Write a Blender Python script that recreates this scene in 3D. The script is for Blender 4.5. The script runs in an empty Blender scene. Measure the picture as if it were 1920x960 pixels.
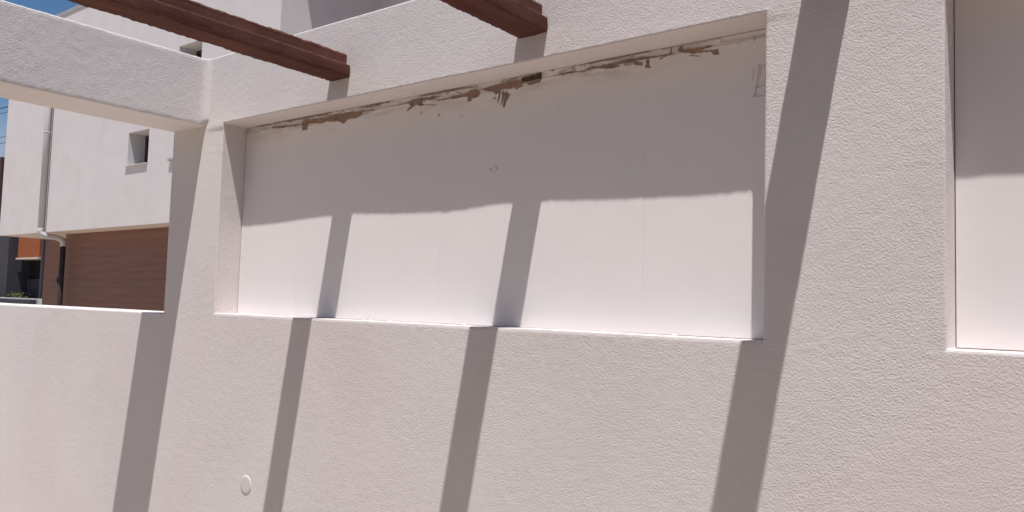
import bpy, bmesh, math, random
from mathutils import Vector, Matrix, noise
random.seed(7)
SC = bpy.context.scene
COL = SC.collection

# ------------------------------------------------------------------ helpers
def link(o, parent=None):
    COL.objects.link(o)
    if parent is not None: o.parent = parent
    return o
def mesh_obj(name, verts, faces, mat, parent=None, smooth=False):
    me = bpy.data.meshes.new(name)
    me.from_pydata(verts, [], faces); me.update()
    if mat: me.materials.append(mat)
    if smooth:
        for p in me.polygons: p.use_smooth = True
    return link(bpy.data.objects.new(name, me), parent)
def empty(name, loc, label, cat, group=None):
    o = bpy.data.objects.new(name, None); o.location = loc
    o.empty_display_size = 0.2
    link(o); return tag(o, label, cat, group)
def tag(o, label, cat, group=None):
    o['label'] = label; o['category'] = cat
    if group: o['group'] = group
    return o
def structure(o): o['kind'] = 'structure'; return o
class MB:
    """collects boxes, tubes and polygons into one mesh"""
    def __init__(s): s.bm = bmesh.new()
    def box(s, x0, x1, y0, y1, z0, z1, bev=0.0):
        r = bmesh.ops.create_cube(s.bm, size=1)
        vs = r['verts']
        for v in vs:
            v.co = Vector(((x0+x1)/2+v.co.x*(x1-x0), (y0+y1)/2+v.co.y*(y1-y0), (z0+z1)/2+v.co.z*(z1-z0)))
        if bev:
            es = list({e for v in vs for e in v.link_edges})
            bmesh.ops.bevel(s.bm, geom=es, offset=bev, segments=2, affect='EDGES', profile=.5)
        return s
    def tube(s, pts, r, n=12, cap=True):
        pts = [Vector(p) for p in pts]; rings = []
        up = Vector((0,0,1))
        for i, p in enumerate(pts):
            t = (pts[min(i+1,len(pts)-1)] - pts[max(i-1,0)]).normalized()
            a = t.cross(up)
            if a.length < 1e-3: a = t.cross(Vector((0,1,0)))
            a.normalize(); b = t.cross(a).normalized()
            if rings and a.dot(lasta) < 0: a = -a
            lasta = a; b = t.cross(a).normalized()
            rings.append([s.bm.verts.new(p + r*(math.cos(q)*a+math.sin(q)*b)) for q in [2*math.pi*k/n for k in range(n)]])
        for A, B in zip(rings, rings[1:]):
            for k in range(n):
                f = s.bm.faces.new((A[k], A[(k+1)%n], B[(k+1)%n], B[k])); f.smooth = True
        if cap: s.bm.faces.new(rings[0][::-1]); s.bm.faces.new(rings[-1])
        return s
    def done(s, name, mat, parent=None):
        bmesh.ops.recalc_face_normals(s.bm, faces=s.bm.faces)
        me = bpy.data.meshes.new(name); s.bm.to_mesh(me); s.bm.free()
        if mat: me.materials.append(mat)
        return link(bpy.data.objects.new(name, me), parent)

# ------------------------------------------------------------------ materials
def mat(name, col, rough=.9, spec=.2):
    m = bpy.data.materials.new(name); m.use_nodes = True
    b = m.node_tree.nodes['Principled BSDF']
    b.inputs['Base Color'].default_value = (*col, 1)
    b.inputs['Roughness'].default_value = rough
    b.inputs['Specular IOR Level'].default_value = spec
    return m, m.node_tree, b
def coord(nt):
    g = nt.nodes.new('ShaderNodeNewGeometry'); return g.outputs['Position']
def nz(nt, vec, scale, detail=3, rough=.5, dist=0.0):
    n = nt.nodes.new('ShaderNodeTexNoise'); n.inputs['Scale'].default_value = scale
    n.inputs['Detail'].default_value = detail; n.inputs['Roughness'].default_value = rough
    n.inputs['Distortion'].default_value = dist
    nt.links.new(vec, n.inputs['Vector']); return n.outputs['Fac']
def math_(nt, op, a, b=None, clamp=False):
    n = nt.nodes.new('ShaderNodeMath'); n.operation = op; n.use_clamp = clamp
    for i, v in enumerate((a, b)):
        if v is None: continue
        if isinstance(v, (int, float)): n.inputs[i].default_value = v
        else: nt.links.new(v, n.inputs[i])
    return n.outputs[0]
def ramp(nt, fac, stops):
    r = nt.nodes.new('ShaderNodeValToRGB'); e = r.color_ramp.elements
    while len(e) > 1: e.remove(e[-1])
    e[0].position, e[0].color = stops[0][0], (*stops[0][1], 1)
    for p, c in stops[1:]:
        k = e.new(p); k.color = (*c, 1)
    nt.links.new(fac, r.inputs[0]); return r.outputs[0]
def mul(c, k): return tuple(v*k for v in c)
def bump(nt, bsdf, height, dist, strength=1.0):
    b = nt.nodes.new('ShaderNodeBump'); b.inputs['Distance'].default_value = dist
    b.inputs['Strength'].default_value = strength
    nt.links.new(height, b.inputs['Height']); nt.links.new(b.outputs[0], bsdf.inputs['Normal'])
def varied(name, col, lo=.9, hi=1.06, scale=1.3, rough=.9, spec=.2, bscale=0, bdist=.002):
    m, nt, b = mat(name, col, rough, spec); p = coord(nt)
    c = ramp(nt, nz(nt, p, scale, 5, .6), [(.3, mul(col, lo)), (.7, mul(col, hi))])
    nt.links.new(c, b.inputs['Base Color'])
    if bscale: bump(nt, b, nz(nt, p, bscale, 4, .6), bdist)
    return m
def stucco(name, col, grain=95, dist=.004, strength=1.0):
    """trowelled acrylic render: clumpy grain, faint blotches and dirt"""
    m, nt, b = mat(name, col, .92, .15); p = coord(nt)
    blot = ramp(nt, nz(nt, p, 2.2, 6, .62), [(.3, mul(col, .95)), (.52, col), (.72, mul(col, 1.03))])
    tint = ramp(nt, nz(nt, p, 1.1, 2, .5), [(.35, (1, .975, .985)), (.65, (.985, 1, 1))])
    mx = nt.nodes.new('ShaderNodeMix'); mx.data_type = 'RGBA'; mx.blend_type = 'MULTIPLY'
    mx.inputs[0].default_value = 1
    nt.links.new(blot, mx.inputs[6]); nt.links.new(tint, mx.inputs[7])
    # fine darker specks in the pits
    sp = ramp(nt, nz(nt, p, grain*1.9, 3, .6), [(.25, (.90, .89, .89)), (.45, (1, 1, 1))])
    m2 = nt.nodes.new('ShaderNodeMix'); m2.data_type = 'RGBA'; m2.blend_type = 'MULTIPLY'
    m2.inputs[0].default_value = 1
    nt.links.new(mx.outputs[2], m2.inputs[6]); nt.links.new(sp, m2.inputs[7])
    nt.links.new(m2.outputs[2], b.inputs['Base Color'])
    a = nz(nt, p, grain, 3, .55, .6)
    v = nt.nodes.new('ShaderNodeTexVoronoi'); v.feature = 'SMOOTH_F1'; v.inputs['Scale'].default_value = grain*.8
    v.inputs['Smoothness'].default_value = .6
    wob = nt.nodes.new('ShaderNodeVectorMath'); wob.operation = 'ADD'
    nv = nt.nodes.new('ShaderNodeTexNoise'); nv.inputs['Scale'].default_value = 40
    nt.links.new(p, nv.inputs['Vector'])
    sc = nt.nodes.new('ShaderNodeVectorMath'); sc.operation = 'SCALE'; sc.inputs['Scale'].default_value = .02
    nt.links.new(nv.outputs['Color'], sc.inputs[0])
    nt.links.new(p, wob.inputs[0]); nt.links.new(sc.outputs[0], wob.inputs[1])
    nt.links.new(wob.outputs[0], v.inputs['Vector'])
    h = math_(nt, 'ADD', math_(nt, 'MULTIPLY', a, .8), math_(nt, 'MULTIPLY', v.outputs['Distance'], -.6))
    amp = ramp(nt, nz(nt, p, 3.0, 2, .5), [(.35, (.7, .7, .7)), (.65, (1.1, 1.1, 1.1))])
    h = math_(nt, 'MULTIPLY', h, amp)
    bump(nt, b, h, dist, strength)
    return m

WALLC = (.678, .636, .628)
M_wall = stucco('white_render', WALLC, 265, .00115)
M_far = stucco('neighbour_render', (.60, .568, .565), 60, .0012)
def board_mat():
    col = (.79, .762, .76)
    m, nt, b = mat('white_polystyrene', col, .75, .25); p = coord(nt)
    c = ramp(nt, nz(nt, p, 2.0, 5, .6), [(.3, mul(col, .975)), (.7, mul(col, 1.01))])
    # brown adhesive smudging: dirt that hugs the top edge of the boards
    sep = nt.nodes.new('ShaderNodeSeparateXYZ'); nt.links.new(p, sep.inputs[0])
    xf = nt.nodes.new('ShaderNodeMapRange'); xf.inputs['From Min'].default_value = -.80; xf.inputs['From Max'].default_value = -1.05
    nt.links.new(sep.outputs['X'], xf.inputs['Value'])
    near = nt.nodes.new('ShaderNodeMapRange'); near.inputs['From Min'].default_value = 2.205
    near.inputs['From Max'].default_value = 2.285
    nt.links.new(sep.outputs['Z'], near.inputs['Value'])
    mp = nt.nodes.new('ShaderNodeMapping'); mp.inputs['Scale'].default_value = (6, 6, 30)
    nt.links.new(p, mp.inputs['Vector'])
    s = nz(nt, mp.outputs[0], 1.0, 7, .68, .5)
    f = math_(nt, 'MULTIPLY', near.outputs[0], math_(nt, 'MULTIPLY', math_(nt, 'SUBTRACT', s, .43), 5.5, True), True)
    mx = nt.nodes.new('ShaderNodeMix'); mx.data_type = 'RGBA'
    nt.links.new(math_(nt, 'MULTIPLY', math_(nt, 'MULTIPLY', f, xf.outputs[0]), .6), mx.inputs[0]); nt.links.new(c, mx.inputs[6])
    mx.inputs[7].default_value = (.36, .255, .20, 1)
    # denser ragged smears where the glue squeezed out
    near2 = nt.nodes.new('ShaderNodeMapRange'); near2.inputs['From Min'].default_value = 2.222
    near2.inputs['From Max'].default_value = 2.268
    nt.links.new(sep.outputs['Z'], near2.inputs['Value'])
    mp2 = nt.nodes.new('ShaderNodeMapping'); mp2.inputs['Scale'].default_value = (9, 9, 38); mp2.inputs['Location'].default_value = (3.3, 0, 1.2)
    mp2.inputs['Rotation'].default_value = (0, .05, 0)
    nt.links.new(p, mp2.inputs['Vector'])
    reg = nz(nt, p, 1.9, 2, .5)
    s2 = math_(nt, 'ADD', nz(nt, mp2.outputs[0], 1.3, 9, .74, .8), math_(nt, 'MULTIPLY', math_(nt, 'SUBTRACT', reg, .5), .45))
    s2 = math_(nt, 'ADD', s2, math_(nt, 'MULTIPLY', math_(nt, 'SUBTRACT', near2.outputs[0], 1.0), .28))
    f2 = math_(nt, 'MULTIPLY', math_(nt, 'SUBTRACT', s2, .50), 22.0, True)
    m3 = nt.nodes.new('ShaderNodeMix'); m3.data_type = 'RGBA'
    nt.links.new(math_(nt, 'MULTIPLY', math_(nt, 'MULTIPLY', f2, xf.outputs[0]), .8), m3.inputs[0]); nt.links.new(mx.outputs[2], m3.inputs[6])
    nt.links.new(ramp(nt, nz(nt, p, 45, 4, .6), [(.3, (.22, .15, .115)), (.7, (.42, .32, .26))]), m3.inputs[7])
    nt.links.new(m3.outputs[2], b.inputs['Base Color'])
    h = math_(nt, 'ADD', nz(nt, p, 14, 3, .5), math_(nt, 'MULTIPLY', nz(nt, p, 260, 2, .5), .08))
    bump(nt, b, h, .0007)
    return m
M_board = board_mat()
M_smear = varied('brown_adhesive', (.27, .19, .145), .72, 1.4, 30, .9, .15, 120, .002)
M_hole_shade = varied('hole_shade', (.085, .055, .032), .8, 1.2, 30)  # dark colour stands in for deep shade inside a hole
M_pencil = varied('grey_smudge', (.62, .56, .55), .8, 1.15, 40)
def paint_mat():
    col = (.088, .036, .028)
    m, nt, b = mat('red_brown_paint', col, .85, .15); p = coord(nt)
    mp = nt.nodes.new('ShaderNodeMapping'); mp.inputs['Scale'].default_value = (14, 2.2, 14)
    nt.links.new(p, mp.inputs['Vector'])
    c = ramp(nt, nz(nt, mp.outputs[0], 1.6, 7, .65), [(.3, (.075, .022, .016)), (.5, col), (.72, (.145, .056, .042))])
    nt.links.new(c, b.inputs['Base Color'])
    h = math_(nt, 'ADD', nz(nt, mp.outputs[0], 3, 5, .6), math_(nt, 'MULTIPLY', nz(nt, p, 160, 3, .6), .4))
    bump(nt, b, h, .002)
    return m
M_beam = paint_mat()
def clad_mat():
    col = (.185, .088, .062)
    m, nt, b = mat('brown_boarding', col, .6, .3); p = coord(nt)
    mp = nt.nodes.new('ShaderNodeMapping'); mp.inputs['Scale'].default_value = (.8, 1, 14)
    nt.links.new(p, mp.inputs['Vector'])
    c = ramp(nt, nz(nt, mp.outputs[0], 1.5, 6, .6), [(.3, mul(col, .85)), (.7, mul(col, 1.12))])
    sep = nt.nodes.new('ShaderNodeSeparateXYZ'); nt.links.new(p, sep.inputs[0])
    fr = math_(nt, 'FRACT', math_(nt, 'MULTIPLY', sep.outputs['Z'], 1/.145))
    ln = ramp(nt, fr, [(0, (.45, .45, .45)), (.06, (1, 1, 1)), (1, (1, 1, 1))])
    mx = nt.nodes.new('ShaderNodeMix'); mx.data_type = 'RGBA'; mx.blend_type = 'MULTIPLY'; mx.inputs[0].default_value = .9
    nt.links.new(c, mx.inputs[6]); nt.links.new(ln, mx.inputs[7]); nt.links.new(mx.outputs[2], b.inputs['Base Color'])
    return m
M_clad = clad_mat()
M_soffit = varied('soffit_render', (.62, .55, .50), .97, 1.02, 2, .9, .2, 60, .001)
M_pipe = varied('white_pvc', (.47, .45, .45), .95, 1.03, 3, .75, .2)
M_pipe_shade = varied('shaded_pipe', (.035, .022, .022), .9, 1.1, 3, .5, .4)  # shade under the overhang put into the lower pipe's colour
M_metal = varied('grey_coping', (.32, .32, .34), .9, 1.1, 3, .5, .5)
M_handle = varied('door_metal', (.45, .43, .42), .9, 1.1, 3, .35, .5)
M_frame = varied('dark_frame', (.05, .045, .05), .9, 1.1, 4, .5, .4)
M_glass, _nt, _b = mat('window_glass', (.03, .03, .035), .08, .6)
M_darkw = varied('dark_building_wall', (.020, .016, .018), .8, 1.2, .5)
M_redw = varied('dark_red_wall', (.075, .04, .042), .8, 1.2, .8)
M_col = varied('blue_grey_wall', (.05, .048, .058), .85, 1.15, .6)
M_orange = varied('orange_panel', (.27, .085, .032), .9, 1.08, .8)
M_pale = varied('pale_trim', (.5, .42, .38), .9, 1.1, 2)
M_whitewall = varied('white_low_wall', (.5, .49, .48), .9, 1.05, 2)
M_cable, _, _ = mat('cable_black', (.03, .03, .035), .6)
M_leaf = varied('leaf_green', (.10, .11, .03), .6, 1.6, 9, .7)
M_ground = varied('concrete_ground', (.475, .40, .32), .85, 1.1, .7, .9, .2, 30, .002)
M_cap = varied('white_plastic_cap', (.62, .585, .578), .98, 1.02, 9, .6, .3)

# ------------------------------------------------------------------ noise displacement
def rough3(p, amp_f=.0006, amp_s=.0022):
    v = noise.noise_vector(p*75)*amp_f + noise.noise_vector(p*28 + Vector((5,1,2)))*amp_f*.3
    s = noise.noise_vector(p*2.3 + Vector((3,9,4)))*amp_s
    return v + Vector((s.x*.3, s.y*.35, s.z*.7))
def span(a, b, step, edge=(.0022, .006)):
    """coordinates from a to b, denser by both ends"""
    L = b - a; n = max(1, round((L-2*edge[1])/step))
    c = [a, a+edge[0], a+edge[1]]
    c += [a+edge[1]+(L-2*edge[1])*i/n for i in range(1, n)]
    return c + [b-edge[1], b-edge[0], b]
def join(*ls):
    out = list(ls[0])
    for l in ls[1:]: out += l[1:]
    return out

# ------------------------------------------------------------------ the rendered wall with niches
X_END, Z_TOP, Z_SILL, NZ1 = -3.178, 2.565, 1.528, 2.288
N1 = (-2.809, -.640, 1.539, NZ1)
N2 = (-.278, 1.90, 1.541, NZ1)
THICK = .27
def build_wall(parent):
    xs = join(span(-9.0, -5.2, .09), span(-5.2, X_END, .014), span(X_END, N1[0], .010), span(N1[0], N1[1], .0075),
              span(N1[1], N2[0], .0062), span(N2[0], N2[1], .03), span(N2[1], 2.6, .05))
    zs = join(span(0, .70, .05), span(.70, Z_SILL, .0085), [Z_SILL, (Z_SILL+N1[2])/2, N1[2]], span(N1[2], NZ1, .0085), span(NZ1, Z_TOP, .0085))
    verts, faces, idx = [], [], {}
    e = 1e-6
    def solid(x, z):
        if x < X_END and z > Z_SILL: return False
        for a, b, c, d in (N1, N2):
            if a < x < b and c < z < d: return False
        return True
    cells = set()
    for i in range(len(xs)-1):
        for j in range(len(zs)-1):
            if solid((xs[i]+xs[i+1])/2, (zs[j]+zs[j+1])/2): cells.add((i, j))
    cx = lambda i: xs[i]; cz = lambda j: zs[j]
    def bulge(x, z):
        # slow hollow of the lintel edge: gives the shadow inside the niche its slow wave
        t = 0
        if -2.95 < x < -.55 and z > NZ1-.02:
            prof = [(-2.95,.296),(-2.90,.288),(-2.84,.284),(-2.5,.291),(-2.24,.301),(-2.06,.306),(-1.85,.297),(-1.62,.290),(-1.45,.303),(-1.30,.304),(-1.12,.298),(-.95,.292),(-.78,.288),(-.62,.290),(-.55,.296)]
            for (xa, za), (xb, zb) in zip(prof, prof[1:]):
                if xa <= x <= xb: t = (za+(zb-za)*(x-xa)/(xb-xa)) - .296
            t = t/3.8*math.exp(-max(0, z-NZ1)/.05)
        return t
    def put(key, co, amp=1.0):
        if key not in idx:
            p = Vector(co); q = p + rough3(p)*amp
            if abs(p.z-NZ1) < .003 and p.y < .012 and p.x > N1[0]+.01:      # crumbly lower edge of the lintel
                q.y += noise.noise(Vector((p.x*55, 1, 7)))*.0010 + noise.noise(Vector((p.x*120, 3, 7)))*.0009
                q.z += noise.noise(Vector((p.x*110, 9, 7)))*.0012
            idx[key] = len(verts); verts.append(tuple(q))
        return idx[key]
    # edge rounding: distance to the nearest free edge
    def free_dist(x, z):
        d = 9
        for a, b, c, dd in (N1, N2):
            if a-.01 <= x <= b+.01 and c-.01 <= z <= dd+.01:
                d = min(d, math.hypot(max(a-x, 0, x-b), max(c-z, 0, z-dd)))
        if x <= X_END+.01 and z >= Z_SILL-.01:
            if x >= X_END: d = min(d, x-X_END)
            if z <= Z_SILL: d = min(d, Z_SILL-z)
        if z >= Z_TOP-.01: d = min(d, Z_TOP-z)
        return d
    R = .0024
    def fy(x, z):
        d = free_dist(x, z)
        y = bulge(x, z)
        if d < R: y += (R - math.sqrt(max(0, R*R-(R-d)**2)))*.8
        return y
    for (i, j) in cells:
        q = [put((a, b, 0), (xs[a], fy(xs[a], zs[b]), zs[b])) for a, b in ((i, j), (i+1, j), (i+1, j+1), (i, j+1))]
        faces.append(q)
    # returns: every free edge goes back into the wall
    near = [.0052, .010, .02, .032, .044, .056, .068, .08, .092, .103, .118, .135]
    far = [.0052, .012, .025, .05, .08, .12, .16, .20, .24, THICK]
    def inside_niche(i, j):
        if not (0 <= i < len(xs)-1 and 0 <= j < len(zs)-1): return False
        x, z = (xs[i]+xs[i+1])/2, (zs[j]+zs[j+1])/2
        return any(a < x < b and c < z < d for a, b, c, d in (N1, N2))
    for (i, j) in cells:
        for (di, dj, e0, e1) in ((-1, 0, (i, j+1), (i, j)), (1, 0, (i+1, j), (i+1, j+1)), (0, -1, (i, j), (i+1, j)), (0, 1, (i+1, j+1), (i, j+1))):
            nb = (i+di, j+dj)
            if nb in cells or nb[1] < 0: continue
            ds = near if inside_niche(*nb) else far
            prev = (idx[(*e0, 0)], idx[(*e1, 0)])
            for k, y in enumerate(ds):
                cur = tuple(put((*v, k+1), (xs[v[0]], y, zs[v[1]]), .8) for v in (e0, e1))
                faces.append([prev[0], cur[0], cur[1], prev[1]][::-1])
                prev = cur
    # plain backs so that no light leaks through the hollow shell
    def quad(x0, x1, y, z0, z1):
        n = len(verts); verts.extend([(x0, y, z0), (x1, y, z0), (x1, y, z1), (x0, y, z1)]); faces.append([n, n+1, n+2, n+3])
    for a, b, c, d in (N1, N2): quad(a-.02, b+.02, .134, c-.02, d+.02)
    quad(-9.0, X_END-.002, THICK-.004, 0, Z_SILL-.004); quad(X_END-.002, 2.6, THICK-.004, 0, Z_TOP-.004)
    o = mesh_obj('wall_body', verts, faces, M_wall, parent, smooth=True)
    bm = bmesh.new(); bm.from_mesh(o.data); bmesh.ops.recalc_face_normals(bm, faces=bm.faces)
    bm.faces.ensure_lookup_table()
    if bm.faces[0].normal.y > 0: bmesh.ops.reverse_faces(bm, faces=bm.faces[:])
    bm.to_mesh(o.data); bm.free()
    front = {v for k, v in idx.items() if k[2] == 0}; back = {v for k, v in idx.items() if k[2] == 1}
    edge_v = set()
    for (i, j, k), v in idx.items():
        if k == 1: edge_v.add(idx[(i, j, 0)])
    sh = o.data.attributes.new('sharp_edge', 'BOOLEAN', 'EDGE')
    for e in o.data.edges:
        a, b = e.vertices
        if a in edge_v and b in edge_v: sh.data[e.index].value = True
    return o

wall = empty('stucco_wall', (-1.5, .1, 0), 'white textured stucco garden wall with two recessed panels and striped beam shadows', 'wall')
def under(o, root):            # keep world placement when parenting to an Empty away from the origin
    o.parent = root; o.matrix_parent_inverse = Matrix.Translation(-root.location); return o
under(build_wall(None), wall)

# boards glued into the niches: each board a part
def board(x0, x1, z0, z1, y=.103, th=.02):
    xs = span(x0, x1, .03, (.0012, .003)); zs = span(z0, z1, .03, (.0012, .003))
    V, F = [], []
    for i, x in enumerate(xs):
        for j, z in enumerate(zs):
            p = Vector((x, y, z))
            d = min(x-x0, x1-x, z-z0, z1-z)
            dy = .00035*max(0, 1-d/.0022)*.5
            dy += noise.noise(p*2.1)*.0012 + noise.noise(p*9+Vector((4,4,4)))*.0001
            for (dx_, dz_, r_, dep) in DENTS:
                q = ((x-dx_)**2+(z-dz_)**2)/r_**2
                dy += dep*math.exp(-q)
            V.append((x, y+dy, z))
    n = len(zs)
    for i in range(len(xs)-1):
        for j in range(n-1): F.append([i*n+j, (i+1)*n+j, (i+1)*n+j+1, i*n+j+1])
    m = len(V)                                   # rim going back
    rim = [i*n for i in range(len(xs))] + [(len(xs)-1)*n+j for j in range(1, n)] + [i*n+n-1 for i in range(len(xs)-2, -1, -1)] + [j for j in range(n-2, 0, -1)]
    for k in rim: V.append((V[k][0], y+th, V[k][2]))
    for a in range(len(rim)):
        b = (a+1) % len(rim); F.append([rim[a], m+a, m+b, rim[b]])
    return under(mesh_obj('insulation_board', V, F, M_board, None, True), wall)
DENTS = [(-1.503,2.016,.006,.0012),(-1.49,2.01,.004,.001),(-.93,1.762,.012,.0009),(-.90,1.756,.010,-.0008),(-.886,1.752,.008,.001),(-.87,1.745,.009,-.0007),(-.75,1.72,.012,.0011),(-.735,1.70,.010,.0010),(-2.12,1.985,.006,.0016),(-2.2,1.62,.01,.0006)]
seams = [-2.806, -2.447, -1.725, -.999, -.642]
for a, b in zip(seams, seams[1:]): board(a, b, N1[2]+.0008, 2.2672)
# thin make-up strips closing the gap over the boards
for a, b, z in ((-2.806, -1.36, 2.2868), (-1.356, -.93, 2.2868), (-.926, -.642, 2.2868)):
    s = board(a, b, 2.2686, z, .1045); s.name = 'filler_strip'
board(N2[0]+.0022, .9, N2[2]+.0015, 2.284, .1045); board(.902, 1.897, N2[2]+.0015, 2.284, .1045)

# adhesive smeared over the boards, plus a dark slab painting a hole's deep shade
SMEAR = {'Pbrown': [[(-2.4613, 2.2606), (-2.4312, 2.2776), (-2.3695, 2.2746), (-2.3092, 2.2695), (-2.2677, 2.2754), (-2.202, 2.2737), (-2.1083, 2.2693), (-2.1184, 2.2567), (-2.1367, 2.2493), (-2.1908, 2.2495), (-2.1998, 2.2397), (-2.2159, 2.2373), (-2.2411, 2.2485), (-2.2827, 2.2507), (-2.3084, 2.2571), (-2.3334, 2.2506), (-2.3526, 2.2546), (-2.4122, 2.2594), (-2.4194, 2.2363), (-2.4462, 2.2382), (-2.4457, 2.2559)], [(-1.8942, 2.2388), (-1.8877, 2.2491), (-1.8761, 2.2552), (-1.8851, 2.265), (-1.8645, 2.2724), (-1.8438, 2.2736), (-1.8358, 2.2785), (-1.8229, 2.2682), (-1.826, 2.2611), (-1.8119, 2.2517), (-1.8287, 2.2474), (-1.8498, 2.2568), (-1.8648, 2.2512), (-1.8852, 2.2412)], [(-1.7993, 2.2715), (-1.7691, 2.2693), (-1.7621, 2.2624), (-1.7922, 2.2635)], [(-1.6273, 2.262), (-1.609, 2.2699), (-1.5845, 2.2692), (-1.5719, 2.2575), (-1.5824, 2.2471), (-1.6079, 2.2436), (-1.6137, 2.2353), (-1.6263, 2.2389), (-1.6237, 2.2505)], [(-1.7098, 2.264), (-1.6713, 2.2644), (-1.6336, 2.2648), (-1.6181, 2.2645), (-1.6209, 2.2573), (-1.6457, 2.255), (-1.6774, 2.2575)], [(-1.536, 2.2594), (-1.5124, 2.2606), (-1.4974, 2.2501), (-1.5117, 2.2428), (-1.5209, 2.2506)], [(-1.4546, 2.2613), (-1.4207, 2.2609), (-1.4092, 2.2528), (-1.4315, 2.2488)], [(-1.5723, 2.2665), (-1.5365, 2.2716), (-1.4896, 2.2739), (-1.4099, 2.2729), (-1.4067, 2.2597), (-1.4543, 2.2544), (-1.4889, 2.2544), (-1.5003, 2.2505), (-1.5479, 2.2583)], [(-1.2102, 2.2637), (-1.1751, 2.2733), (-1.1347, 2.2698), (-1.0841, 2.2723), (-1.0827, 2.2593), (-1.1174, 2.259), (-1.1489, 2.2671), (-1.1738, 2.2681), (-1.203, 2.2616)], [(-1.0402, 2.265), (-1.024, 2.2647), (-1.0079, 2.2572), (-1.012, 2.2516), (-1.0346, 2.2563)], [(-0.9102, 2.2724), (-0.9043, 2.2817), (-0.8974, 2.2842), (-0.8942, 2.2724), (-0.8608, 2.2711), (-0.8151, 2.2703), (-0.8127, 2.2662), (-0.8451, 2.2637), (-0.8364, 2.2585), (-0.7975, 2.2585), (-0.7945, 2.2443), (-0.8115, 2.2459), (-0.8173, 2.2542), (-0.8654, 2.2589), (-0.8941, 2.2649)], [(-1.4, 2.264), (-1.3454, 2.2663), (-1.3463, 2.2559), (-1.3874, 2.2547)]], 'Pshade': [[(-1.4138, 2.2795), (-1.3432, 2.2825), (-1.3426, 2.2662), (-1.4104, 2.2676)]], 'Sbrown': [([(-2.6406, 2.2864), (-2.4587, 2.2861), (-2.285, 2.2854)], 0.00641), ([(-2.6344, 2.269), (-2.5487, 2.265), (-2.4659, 2.2611)], 0.00853), ([(-2.7443, 2.2865), (-2.6453, 2.2846)], 0.00327), ([(-2.0845, 2.2843), (-2.0088, 2.2832)], 0.00572), ([(-2.0016, 2.2859), (-1.9793, 2.2829)], 0.00561), ([(-1.9099, 2.2673), (-1.8646, 2.2754), (-1.7625, 2.2713)], 0.00366), ([(-1.762, 2.2599), (-1.6966, 2.2573), (-1.6208, 2.2549)], 0.00707), ([(-1.8305, 2.2828), (-1.6977, 2.2827), (-1.585, 2.2797)], 0.00396), ([(-1.4957, 2.2512), (-1.4986, 2.2354), (-1.5037, 2.2176)], 0.00828), ([(-1.4829, 2.2508), (-1.4832, 2.2287), (-1.4894, 2.2087)], 0.0066), ([(-1.4678, 2.2458), (-1.4738, 2.2227), (-1.4798, 2.1996)], 0.00986), ([(-1.4583, 2.238), (-1.4692, 2.2221)], 0.00983), ([(-1.4885, 2.2442), (-1.4651, 2.2353)], 0.00991), ([(-1.7494, 2.2036), (-1.7412, 2.2114)], 0.00527), ([(-1.6491, 2.1912), (-1.6469, 2.1966)], 0.00428), ([(-1.8289, 2.2244), (-1.8223, 2.2296)], 0.00358), ([(-1.5231, 2.2319), (-1.5114, 2.2335)], 0.005), ([(-1.8153, 2.2522), (-1.7612, 2.2435)], 0.00358), ([(-1.3088, 2.2941), (-1.2991, 2.2847)], 0.00791), ([(-1.2555, 2.2699), (-1.2282, 2.2666)], 0.00623), ([(-1.277, 2.2723), (-1.2616, 2.2698)], 0.00313), ([(-1.1813, 2.285), (-1.0956, 2.2851), (-0.9927, 2.2893)], 0.00305), ([(-1.0841, 2.2723), (-1.0188, 2.2711), (-0.9714, 2.2688)], 0.00594), ([(-0.9959, 2.2643), (-0.9934, 2.2466)], 0.00869), ([(-1.0024, 2.2481), (-0.9865, 2.2416)], 0.00725), ([(-0.9608, 2.2589), (-0.9303, 2.2693)], 0.0043), ([(-0.9714, 2.2688), (-0.9201, 2.2661)], 0.00288), ([(-0.8752, 2.2551), (-0.8458, 2.2473)], 0.00279)], 'Sgrey': [([(-0.8953, 2.2772), (-0.7918, 2.2837), (-0.7907, 2.2722)], 0.00253), ([(-0.7907, 2.2722), (-0.679, 2.2715)], 0.00245), ([(-0.6927, 2.1982), (-0.6975, 2.1552)], 0.00263), ([(-0.687, 2.1964), (-0.6911, 2.1674)], 0.00197), ([(-0.6975, 2.1552), (-0.7047, 2.1257)], 0.00328), ([(-0.6979, 2.1991), (-0.6761, 2.1981)], 0.00329), ([(-0.704, 2.1466), (-0.6756, 2.1476)], 0.00395), ([(-0.7104, 2.1238), (-0.6776, 2.121)], 0.00263), ([(-0.6783, 2.1959), (-0.6771, 2.1218)], 0.00262), ([(-0.7067, 2.197), (-0.7099, 2.1637)], 0.00159), ([(-0.7487, 2.2632), (-0.7432, 2.26)], 0.00269), ([(-1.2814, 2.1754), (-1.2789, 2.173)], 0.0039), ([(-0.7075, 2.2734), (-0.7056, 2.2598)], 0.00159), ([(-1.5277, 2.0168), (-1.5147, 2.0059)], 0.00247), ([(-1.505, 2.0214), (-1.4963, 2.0109)], 0.00245)]}
def smear_poly(pts, y0, th, jit=.0016):
    P = []
    for a, b in zip(pts, pts[1:]+pts[:1]):
        L = math.hypot(b[0]-a[0], b[1]-a[1]); n = max(1, int(L/.006))
        for k in range(n):
            t = k/n; P.append((a[0]+(b[0]-a[0])*t+random.uniform(-jit, jit), min(2.2865, a[1]+(b[1]-a[1])*t+random.uniform(-jit, jit))))
    return P
def add_slab(bm, P, y0, th):
    if len(P) < 3: return
    c = [bm.verts.new((x, y0, z)) for x, z in P]
    f = bm.faces.new(c)
    r = bmesh.ops.extrude_face_region(bm, geom=[f])
    for g in r['geom']:
        if isinstance(g, bmesh.types.BMVert): g.co.y -= th
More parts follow.
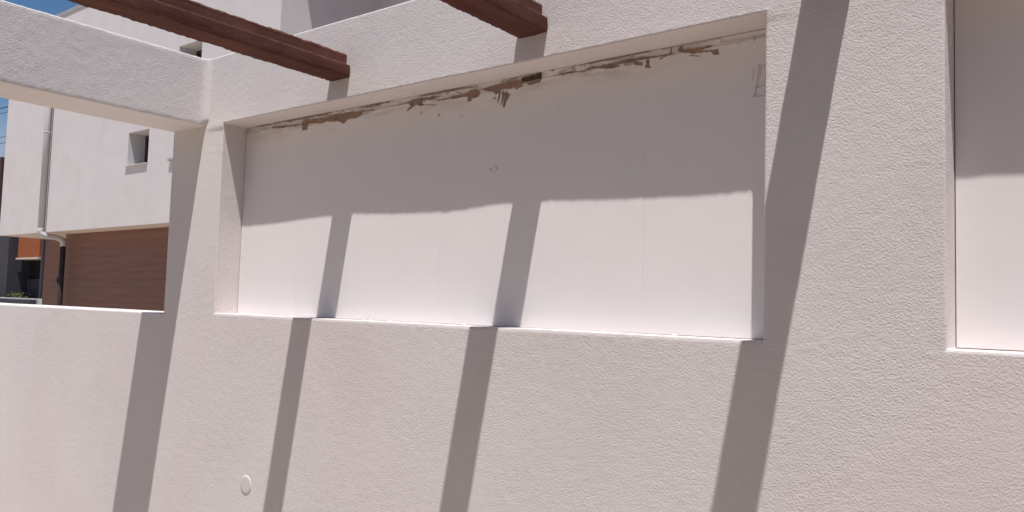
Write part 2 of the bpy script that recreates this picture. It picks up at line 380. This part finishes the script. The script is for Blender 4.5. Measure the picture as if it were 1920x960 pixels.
def stroke_poly(pts, w):
    L, R_ = [], []
    P = []
    for a, b in zip(pts, pts[1:]):
        n = max(1, int(math.hypot(b[0]-a[0], b[1]-a[1])/.012))
        P += [(a[0]+(b[0]-a[0])*k/n, a[1]+(b[1]-a[1])*k/n) for k in range(n)]
    P.append(pts[-1])
    for i, p in enumerate(P):
        a = P[max(i-1, 0)]; b = P[min(i+1, len(P)-1)]
        dx, dz = b[0]-a[0], b[1]-a[1]; l = math.hypot(dx, dz) or 1
        taper = .35+.65*math.sin(math.pi*min(1, (i+.6)/(len(P)+.2)))
        h = w/2*taper*random.uniform(.45, 1.25)
        nx, nz_ = -dz/l*h, dx/l*h
        L.append((p[0]+nx, p[1]+nz_)); R_.append((p[0]-nx, p[1]-nz_))
    return [(x, min(z, 2.2866)) for x, z in L + R_[::-1]]
def smears(keyP, keyS, m, y0, label=None):
    bm = bmesh.new()
    for p in SMEAR.get(keyP, []): add_slab(bm, smear_poly(p, y0, .001), y0, random.uniform(.0030, .0042))
    for p, w in SMEAR.get(keyS, []): add_slab(bm, stroke_poly(p, w), y0, random.uniform(.0026, .0036))
    bmesh.ops.recalc_face_normals(bm, faces=bm.faces)
    me = bpy.data.meshes.new('smear_and_hole_shade'); bm.to_mesh(me); bm.free(); me.materials.append(m)
    o = link(bpy.data.objects.new('smear_and_hole_shade', me)); under(o, wall)
    if label: o['label'] = label
    return o
smears('Pbrown', 'Sbrown', M_smear, .1048, 'brown adhesive smeared along the top of the boards')
smears('Pshade', None, M_hole_shade, .1040, 'dark slab coloured as the deep shade of a hole above the boards')
smears(None, 'Sgrey', M_pencil, .1040, 'thin grey scuffs and joints at the right end of the boards')
# crumbs of mortar along the sill
bm = bmesh.new()
for cxm, r in ((-2.72,.006),(-2.70,.004),(-2.42,.005),(-2.05,.004),(-2.02,.003),(-1.6,.004),(-1.22,.003),(-.9,.004),(-2.6,.003),(-1.9,.003)):
    rr = bmesh.ops.create_icosphere(bm, subdivisions=2, radius=r)
    c = Vector((cxm, random.uniform(.06, .098), N1[2]+r*.35))
    for v in rr['verts']: v.co = c + Vector((v.co.x*2.4, v.co.y, v.co.z*.8)) + noise.noise_vector(v.co*300+c*7)*r*.4
me = bpy.data.meshes.new('mortar_crumb'); bm.to_mesh(me); bm.free(); me.materials.append(M_wall)
under(link(bpy.data.objects.new('mortar_crumb', me)), wall)
# round cover cap low on the wall
bm = bmesh.new()
prof = [(0, -.0024), (.024, -.0023), (.0315, -.0020), (.0338, -.0010), (.0345, .004)]
n = 40; rings = []
for r, y in prof:
    rings.append([bm.verts.new((-2.543+r*math.cos(2*math.pi*k/n), y, .925+r*math.sin(2*math.pi*k/n))) for k in range(n)] if r else [bm.verts.new((-2.543, y, .925))])
for k in range(n): bm.faces.new((rings[0][0], rings[1][k], rings[1][(k+1)%n]))
for A_, B_ in zip(rings[1:], rings[2:]):
    for k in range(n): bm.faces.new((A_[k], B_[k], B_[(k+1)%n], A_[(k+1)%n]))
for f in bm.faces: f.smooth = True
bmesh.ops.recalc_face_normals(bm, faces=bm.faces)
me = bpy.data.meshes.new('cover_cap'); bm.to_mesh(me); bm.free(); me.materials.append(M_cap)
cap = under(link(bpy.data.objects.new('cover_cap', me)), wall); cap['label'] = 'small round white cap low on the wall'

# ------------------------------------------------------------------ beams running out from the wall (along Y)
def swept(name, prof, y0, y1, step, m, amp, amp_s, parent=None, cap=True, edge_amp=0, ragged=()):
    """profile [(x,z)...] swept from y0 (at wall) to y1, every vertex roughened"""
    ys = []; y = y0
    while y > y1: ys.append(y); y -= (step if y > -2.2 else step*4) if y < -.05 else min(step, .003)
    ys.append(y1)
    V, F = [], []; n = len(prof)
    for k, yy in enumerate(ys):
        for i, (x, z) in enumerate(prof):
            p = Vector((x, yy, z)); q = p + rough3(p, amp, amp_s)
            if i in ragged:
                if 5 <= i <= 7: edge_k = .35
                else: edge_k = 1
                e = edge_k*noise.noise(Vector((i*7.3, yy*17, x*3)))*edge_amp + noise.noise(Vector((i*3.1, yy*80, x*5)))*edge_amp*.8*edge_k
                q.z += e; q.x += e*.5
            V.append(tuple(q))
    for k in range(len(ys)-1):
        for i in range(n):
            j = (i+1) % n; F.append([k*n+i, k*n+j, (k+1)*n+j, (k+1)*n+i])
    if cap:
        c0 = len(V); V += [V[i] for i in range(n)]; F.append([c0+i for i in range(n)][::-1]); F.append([(len(ys)-1)*n+i for i in range(n)])
    return mesh_obj(name, V, F, m, parent, True)
def seg(a, b, n): return [(a[0]+(b[0]-a[0])*i/n, a[1]+(b[1]-a[1])*i/n) for i in range(n)]
def rounded(x0, x1, z0, z1, r, st):
    P = []
    for (cx_, cz_, a0) in ((x1-r, z0+r, -90), (x1-r, z1-r, 0), (x0+r, z1-r, 90), (x0+r, z0+r, 180)):
        arc = [(cx_+r*math.cos(math.radians(a0+a)), cz_+r*math.sin(math.radians(a0+a))) for a in (0, 30, 60, 90)]
        if P:
            a = P[-1]; L = math.hypot(arc[0][0]-a[0], arc[0][1]-a[1]); P += seg(a, arc[0], max(1, round(L/st)))[1:]
        P += arc
    a, b = P[-1], P[0]; L = math.hypot(a[0]-b[0], a[1]-b[1]); P += seg(a, b, max(1, round(L/st)))[1:]
    return P
def cove(o, y_wall, x_side, r=.034):
    for v in o.data.vertices:
        if v.co.x > x_side-.03 and v.co.y > y_wall-r:
            t = max(0, min(1, (v.co.y-(y_wall-r))/r))
            k = max(0, min(1, (v.co.z-2.292)/.02)) if v.co.x > x_side-.004 else 0
            v.co.x += k*r*(1-math.sqrt(max(0, 1-t*t)))
cb = swept('rendered_beam', rounded(-3.180, -2.938, 2.292, 2.565, .005, .012), .002, -4.62, .008, M_wall, .0011, .0022)
cove(cb, .001, -2.938)
tag(cb, 'thick white stucco beam meeting the wall at the corner, above the open gap on the left', 'beam')

def wood(x0, label):
    x1 = x0+.099; zb, zm, zt = 2.358, 2.401, 2.442; s = .019
    P = [(x0+.003, zb), (x0+.05, zb-.001), (x1-.004, zb), (x1, zb+.004), (x1+.001, zb+.022), (x1-.001, zm-.004), (x1-.005, zm), (x1-s+.002, zm+.001),
         (x1-s, zm+.006), (x1-s, zt-.006), (x1-s-.004, zt), (x0+.05, zt+.001), (x0+s+.004, zt), (x0+s, zt-.006), (x0+s, zm+.004), (x0+.004, zm), (x0, zm-.004), (x0, zb+.004)]
    o = swept('pergola_beam', P, .006, -4.62, .006, M_beam, .0008, .0015, None, True, .0027, (0, 2, 3, 5, 6, 7, 9, 10, 12, 16, 17))
    # flat shading breaks: sharper than full smooth
    n = len(P); sh = o.data.attributes.new('sharp_edge', 'BOOLEAN', 'EDGE')
    for e in o.data.edges:
        a, b = e.vertices
        if abs(a-b) == n and a % n in (0, 2, 3, 5, 6, 7, 9, 11, 13, 15, 16, 17): sh.data[e.index].value = True
    return tag(o, label, 'beam', 'red brown pergola beams running into the wall')
wood(-2.168, 'red brown pergola beam ending just above the left part of the large recess, nearest the stucco beam')
wood(-1.351, 'red brown pergola beam whose ragged end meets the wall above the middle of the large recess')
wood(-.543, 'red brown pergola beam out of view above, casting the broad dark stripe between both recesses')

# ------------------------------------------------------------------ neighbour's house
NY = 5.0
H = empty('neighbour_house', (-14, NY, 0), 'large white two storey house with brown boarded ground floor beyond the gap', 'house')
def part(o): return under(o, H)
def sub(o, p): o.parent = p; return o
def facade():
    """front wall skin with window holes, jambs and the tall recess return"""
    xs = [-19.15, -13.75, -13.05, -12.235, -11.555, -9.524]
    zs = [2.79, 3.84, 4.425, 5.05, 5.695, 7.12]
    holes = {(1, 1), (3, 3)}
    V, F = [], []
    def q(*p): n = len(V); V.extend(p); F.append(list(range(n, n+4)))
    for i in range(5):
        for j in range(5):
            if (i, j) in holes:
                x0, x1, z0, z1 = xs[i], xs[i+1], zs[j], zs[j+1]; y1 = NY+.42
                q((x0, NY, z0), (x0, NY, z1), (x0, y1, z1), (x0, y1, z0)); q((x1, NY, z0), (x1, y1, z0), (x1, y1, z1), (x1, NY, z1))
                q((x0, NY, z0), (x0, y1, z0), (x1, y1, z0), (x1, NY, z0)); q((x0, NY, z1), (x1, NY, z1), (x1, y1, z1), (x0, y1, z1))
                continue
            q((xs[i], NY, zs[j]), (xs[i+1], NY, zs[j]), (xs[i+1], NY, zs[j+1]), (xs[i], NY, zs[j+1]))
    return V, F, q
V, F, q = facade()
bk = 11.0
q((-19.15, NY, 2.79), (-19.15, NY, 7.12), (-19.15, bk, 7.12), (-19.15, bk, 2.79))       # left end
q((-19.15, bk, 0), (-4.0, bk, 0), (-4.0, bk, 8.2), (-19.15, bk, 8.2))                   # rear
q((-14.3, NY, 7.12), (-9.524, NY, 7.12), (-9.524, NY, 7.86), (-14.3, NY, 7.86))         # taller block
q((-14.3, NY, 7.12), (-14.3, NY, 7.86), (-14.3, bk, 7.86), (-14.3, bk, 7.12))
q((-9.524, NY, 2.79), (-9.524, NY, 7.86), (-9.524, 6.9, 7.86), (-9.524, 6.9, 2.79))     # return of the tall recess
q((-9.524, 6.9, 2.79), (-9.524, 6.9, 7.86), (-4.0, 6.9, 7.86), (-4.0, 6.9, 2.79))       # its back wall
q((-4.0, NY, 0), (-4.0, bk, 0), (-4.0, bk, 8.2), (-4.0, NY, 8.2))
m = mesh_obj('wall', V, F, M_far); part(m)
part(MB().box(-19.23, -14.28, NY-.015, bk+.05, 7.12, 7.20).done('roof_coping', M_metal))
part(MB().box(-14.35, -3.95, NY-.03, bk+.05, 7.86, 8.25).done('roof_slab', M_far))
part(MB().box(-9.50, -4.0, NY, 6.88, 2.75, 2.95).done('balcony_floor', M_far))
sf = MB().box(-19.15, -9.53, NY+.001, 7.0, 2.80, 3.0).done('soffit', M_soffit); part(sf)
for x0, x1, z0, z1 in ((-13.75, -13.05, 3.84, 4.425), (-12.235, -11.555, 5.05, 5.695)):
    fr = MB()
    y0 = NY+.30
    fr.box(x0, x0+.05, y0, y0+.06, z0, z1).box(x1-.05, x1, y0, y0+.06, z0, z1).box(x0+.05, x1-.05, y0, y0+.06, z0, z0+.05).box(x0+.05, x1-.05, y0, y0+.06, z1-.05, z1)
    fr = part(fr.done('window', M_frame))
    pn = MB().box(x0+.05, x1-.05, y0+.02, y0+.035, z0+.05, z1-.05).done('pane', M_glass); sub(pn, fr)
    sl = MB().box(x0-.03, x1+.005, NY-.038, NY+.30, z0-.014, z0+.002, .003).done('sill', M_whitewall); sub(sl, fr)
# third sill just showing beside the pillar
part(MB().box(-12.33, -12.1, NY-.05, NY-.002, 3.80, 3.84, .004).done('vent_hood', M_metal))
# ground floor boarding, set back under the overhang
bw = part(MB().box(-17.05, -9.53, 5.47, 5.6, 0, 2.798).done('boarding', M_clad))
bs = part(MB().box(-19.35, -17.16, 6.02, 6.12, 0, 2.798).done('door', M_clad))
hd = MB().box(-18.62, -18.56, 5.985, 6.018, 1.80, 1.96, .004).tube([(-18.59, 5.99, 1.88), (-18.59, 5.95, 1.88), (-18.47, 5.95, 1.88)], .012).done('handle', M_handle); hd.data.materials.clear(); hd.data.materials.append(M_frame); sub(hd, bs)
hd2 = MB().box(-9.53, -9.3, 5.0, 11, 0, 2.75).done('side_wall', M_far); part(hd2)
# downpipe: straight drop, elbow under the overhang, lower length coloured dark for the shade there
px, py = -16.93, NY-.065
dp = part(MB().tube([(px, py, 7.11), (px, py, 5.0), (px, py, 2.86)], .055, 16).done('downpipe', M_pipe))
el = MB().tube([(px, py, 2.87), (px, py, 2.80), (px+.02, py+.02, 2.745), (px+.06, py+.09, 2.715), (px+.11, py+.25, 2.70), (px+.14, py+.33, 2.67), (px+.155, py+.37, 2.61), (px+.158, py+.375, 2.53)], .056, 16).done('elbow', M_pipe); sub(el, dp)
lo = MB().tube([(px+.158, py+.375, 2.54), (px+.158, py+.375, 0.02)], .05, 16).done('lower_pipe', M_pipe_shade); sub(lo, dp)
for z in (4.78, 6.9):
    b = MB().tube([(px, py, z-.012), (px, py, z+.012)], .060, 16).box(px-.012, px+.012, py, NY, z-.015, z+.015).done('bracket', M_pipe); sub(b, dp)
part(MB().box(px+.062, px+.085, NY-.004, NY+.001, 2.80, 7.11).done('wall_joint', M_frame))

# ------------------------------------------------------------------ across the street
S = empty('street_building', (-37, 12, 0), 'dark building across the street with an orange balcony panel, seen under the overhang', 'building')
def sp(o): return under(o, S)
sp(MB().box(-39.6, -24.0, 12.6, 20, 0, 6.0).done('wall', M_darkw))
sp(MB().box(-62, -39.05, 11.9, 20, 0, 7.5).done('upper_wall', M_redw))
sp(MB().box(-40.2, -37.05, 11.7, 12.6, 0, 4.6).done('front_pier', M_col))
sp(MB().box(-36.9, -34.8, 12.0, 12.5, 3.03, 4.4).done('balcony_panel', M_orange))
sp(MB().box(-36.95, -34.75, 11.95, 12.55, 2.95, 3.025).done('balcony_edge', M_pale))
sp(MB().box(-34.6, -34.45, 12.0, 12.6, 0, 4.4).done('post', M_col))
w = sp(MB().box(-36.95, -35.1, 12.45, 12.59, 1.35, 2.15).done('window', M_frame))
sub(MB().box(-36.85, -35.2, 12.42, 12.448, 1.42, 2.08).done('pane', M_col), w)
sp(MB().box(-35.0, -33.6, 12.3, 12.59, 2.45, 2.95).done('beam_box', M_col))
lw = MB().box(-37.5, -30.0, 11.2, 11.4, 0, 1.36, .01).done('low_wall', M_whitewall)
tag(lw, 'low pale wall at the kerb in front of the dark building', 'wall')
pb = MB().box(-40.5, -32.6, 10.9, 11.15, 0, 1.315, .02).done('boundary_wall', M_col)
tag(pb, 'dark grey low wall in front of the pale low wall, under the overhang at far left', 'wall')
# little plants over the low wall
pl = empty('shrub', (-36.2, 11.8, 0), 'thin yellow green shrub poking above the pale low wall', 'shrub')
V, F = [], []
for k in range(900):
    c = Vector((random.gauss(-36.2, .45), random.gauss(11.8, .15), random.uniform(.5, 1.62) - abs(random.gauss(0, .12))))
    a = Vector((random.uniform(-1, 1), random.uniform(-1, 1), random.uniform(-.3, 1))).normalized()*.07
    b = a.cross(Vector((random.random(), random.random(), .3))).normalized()*.025
    n = len(V); V += [tuple(c-b), tuple(c+a*.5), tuple(c+b), tuple(c-a*.5+b*.2)]; F.append([n, n+1, n+2, n+3])
under(mesh_obj('foliage', V, F, M_leaf), pl)
st = MB()
for k in range(14):
    x = -36.2+random.uniform(-.4, .4); st.tube([(x, 11.8, 0), (x+random.uniform(-.1, .1), 11.8+random.uniform(-.1, .1), 1.3)], .01, 5)
under(st.done('stem', M_frame), pl)
# overhead cables
for (za, zb_, lab) in ((11.40, 10.78, 'upper black overhead cable crossing the sky at far left'), (11.10, 10.52, 'second overhead cable, close below the top one'),
                  (9.80, 9.27, 'third overhead cable, just above the whitish cloud'), (9.45, 8.98, 'lowest overhead cable above the dark red wall')):
    r = .022 if za > 11.3 else .012
    c = MB().tube([(-62+(24)*t, 14.0, za+(zb_-za)*t + 1.2*(t-.7)**2) for t in [i/20 for i in range(21)]], r, 6).done('overhead_cable', M_cable)
    tag(c, lab, 'cable', 'overhead cables at the far left')

# ------------------------------------------------------------------ unseen house added behind and beside the photographer to cut sky light
PH = empty('sky_blocking_house', (1, -4.62, 0), 'unseen white rendered house added behind the patio to cut sky light; it carries the far ends of the pergola beams', 'house')
V, F = [], []
def q(*p): n = len(V); V.extend(p); F.append(list(range(n, n+4)))
q((-4.2, -4.6, 0), (2.6, -4.6, 0), (2.6, -4.6, 5.9), (-4.2, -4.6, 5.9))
q((-4.2, -4.6, 0), (-4.2, -4.6, 5.9), (-4.2, -10, 5.9), (-4.2, -10, 0))
q((2.6, -4.6, 0), (2.6, .6, 0), (2.6, .6, 5.2), (2.6, -4.6, 5.2))
q((2.6, .6, 0), (9, .6, 0), (9, .6, 5.2), (2.6, .6, 5.2))
q((2.6, -4.6, 5.2), (2.6, .6, 5.2), (9, .6, 5.2), (9, -4.6, 5.2)); q((-4.2, -10, 5.9), (-4.2, -4.6, 5.9), (2.6, -4.6, 5.9), (2.6, -10, 5.9))
under(mesh_obj('wall', V, F, M_far), PH)
for x0 in (-3.0, -.2):
    d = MB().box(x0, x0+.06, -4.62, -4.56, 0, 2.2).box(x0+1.94, x0+2.0, -4.62, -4.56, 0, 2.2).box(x0+.06, x0+1.94, -4.62, -4.56, 2.14, 2.2).done('door', M_frame)
    under(d, PH)
    pnn = MB().box(x0+.06, x0+1.94, -4.61, -4.585, .01, 2.14).done('pane', M_glass); pnn.parent = d

# ------------------------------------------------------------------ ground
g = mesh_obj('ground', [(-400, -400, 0), (400, -400, 0), (400, 400, 0), (-400, 400, 0)], [[0, 1, 2, 3]], M_ground); structure(g)

# ------------------------------------------------------------------ sky, sun, camera
SUN = Vector((.172, -.262, 1)).normalized()
elev = math.asin(SUN.z); az = math.atan2(SUN.x, SUN.y)
w = bpy.data.worlds.new('World'); SC.world = w; w.use_nodes = True
nt = w.node_tree; bg = nt.nodes['Background']
sky = nt.nodes.new('ShaderNodeTexSky'); sky.sky_type = 'NISHITA'; sky.sun_disc = False
sky.sun_elevation = elev; sky.sun_rotation = az; sky.air_density = 1.0; sky.dust_density = .6; sky.ozone_density = 3.0
tc = nt.nodes.new('ShaderNodeTexCoord')
mp = nt.nodes.new('ShaderNodeMapping'); mp.inputs['Scale'].default_value = (1.5, 1.5, 5)
nt.links.new(tc.outputs['Generated'], mp.inputs['Vector'])
cn = nz(nt, mp.outputs[0], 1.6, 6, .6)
sepw = nt.nodes.new('ShaderNodeSeparateXYZ'); nt.links.new(tc.outputs['Generated'], sepw.inputs[0])
low = nt.nodes.new('ShaderNodeMapRange'); low.inputs['From Min'].default_value = .20; low.inputs['From Max'].default_value = .14
nt.links.new(sepw.outputs['Z'], low.inputs['Value'])
cf = math_(nt, 'MULTIPLY', low.outputs[0], math_(nt, 'MULTIPLY', math_(nt, 'SUBTRACT', cn, .30), 3.0, True), True)
mx = nt.nodes.new('ShaderNodeMix'); mx.data_type = 'RGBA'
nt.links.new(math_(nt, 'MULTIPLY', cf, .8), mx.inputs[0]); hs = nt.nodes.new('ShaderNodeHueSaturation'); hs.inputs['Saturation'].default_value = 1.2; nt.links.new(sky.outputs[0], hs.inputs['Color']); nt.links.new(hs.outputs[0], mx.inputs[6]); mx.inputs[7].default_value = (5.2, 5.2, 6.4, 1)
nt.links.new(mx.outputs[2], bg.inputs[0]); bg.inputs[1].default_value = .074

sl = bpy.data.lights.new('sun', 'SUN'); sl.energy = 5; sl.angle = math.radians(.55); sl.color = (1, .96, .925)
so = link(bpy.data.objects.new('sun', sl)); so.rotation_euler = SUN.to_track_quat('Z', 'Y').to_euler(); so.location = (2, -4, 9)

cam = bpy.data.cameras.new('camera'); cam.sensor_width = 36; cam.lens = 1491.303/1920*36; cam.clip_end = 2000; cam.clip_start = .02
co = link(bpy.data.objects.new('camera', cam))
r = Vector((.79212823, .60964513, .02942238)); d = Vector((-.01529884, .06802222, -.9975665)); f = Vector((-.61016294, .78975046, .06320919))
R3 = Matrix((r, -d, -f)).transposed()
co.matrix_world = Matrix.Translation((0, -1.75, 1.6)) @ R3.to_4x4()
SC.camera = co
SC.render.engine = 'CYCLES'
SC.cycles.max_bounces = 8; SC.cycles.diffuse_bounces = 6
SC.view_settings.view_transform = 'Standard'; SC.view_settings.look = 'None'; SC.view_settings.gamma = 1; SC.view_settings.exposure = .20
SC.render.resolution_x = 1024; SC.render.resolution_y = 512
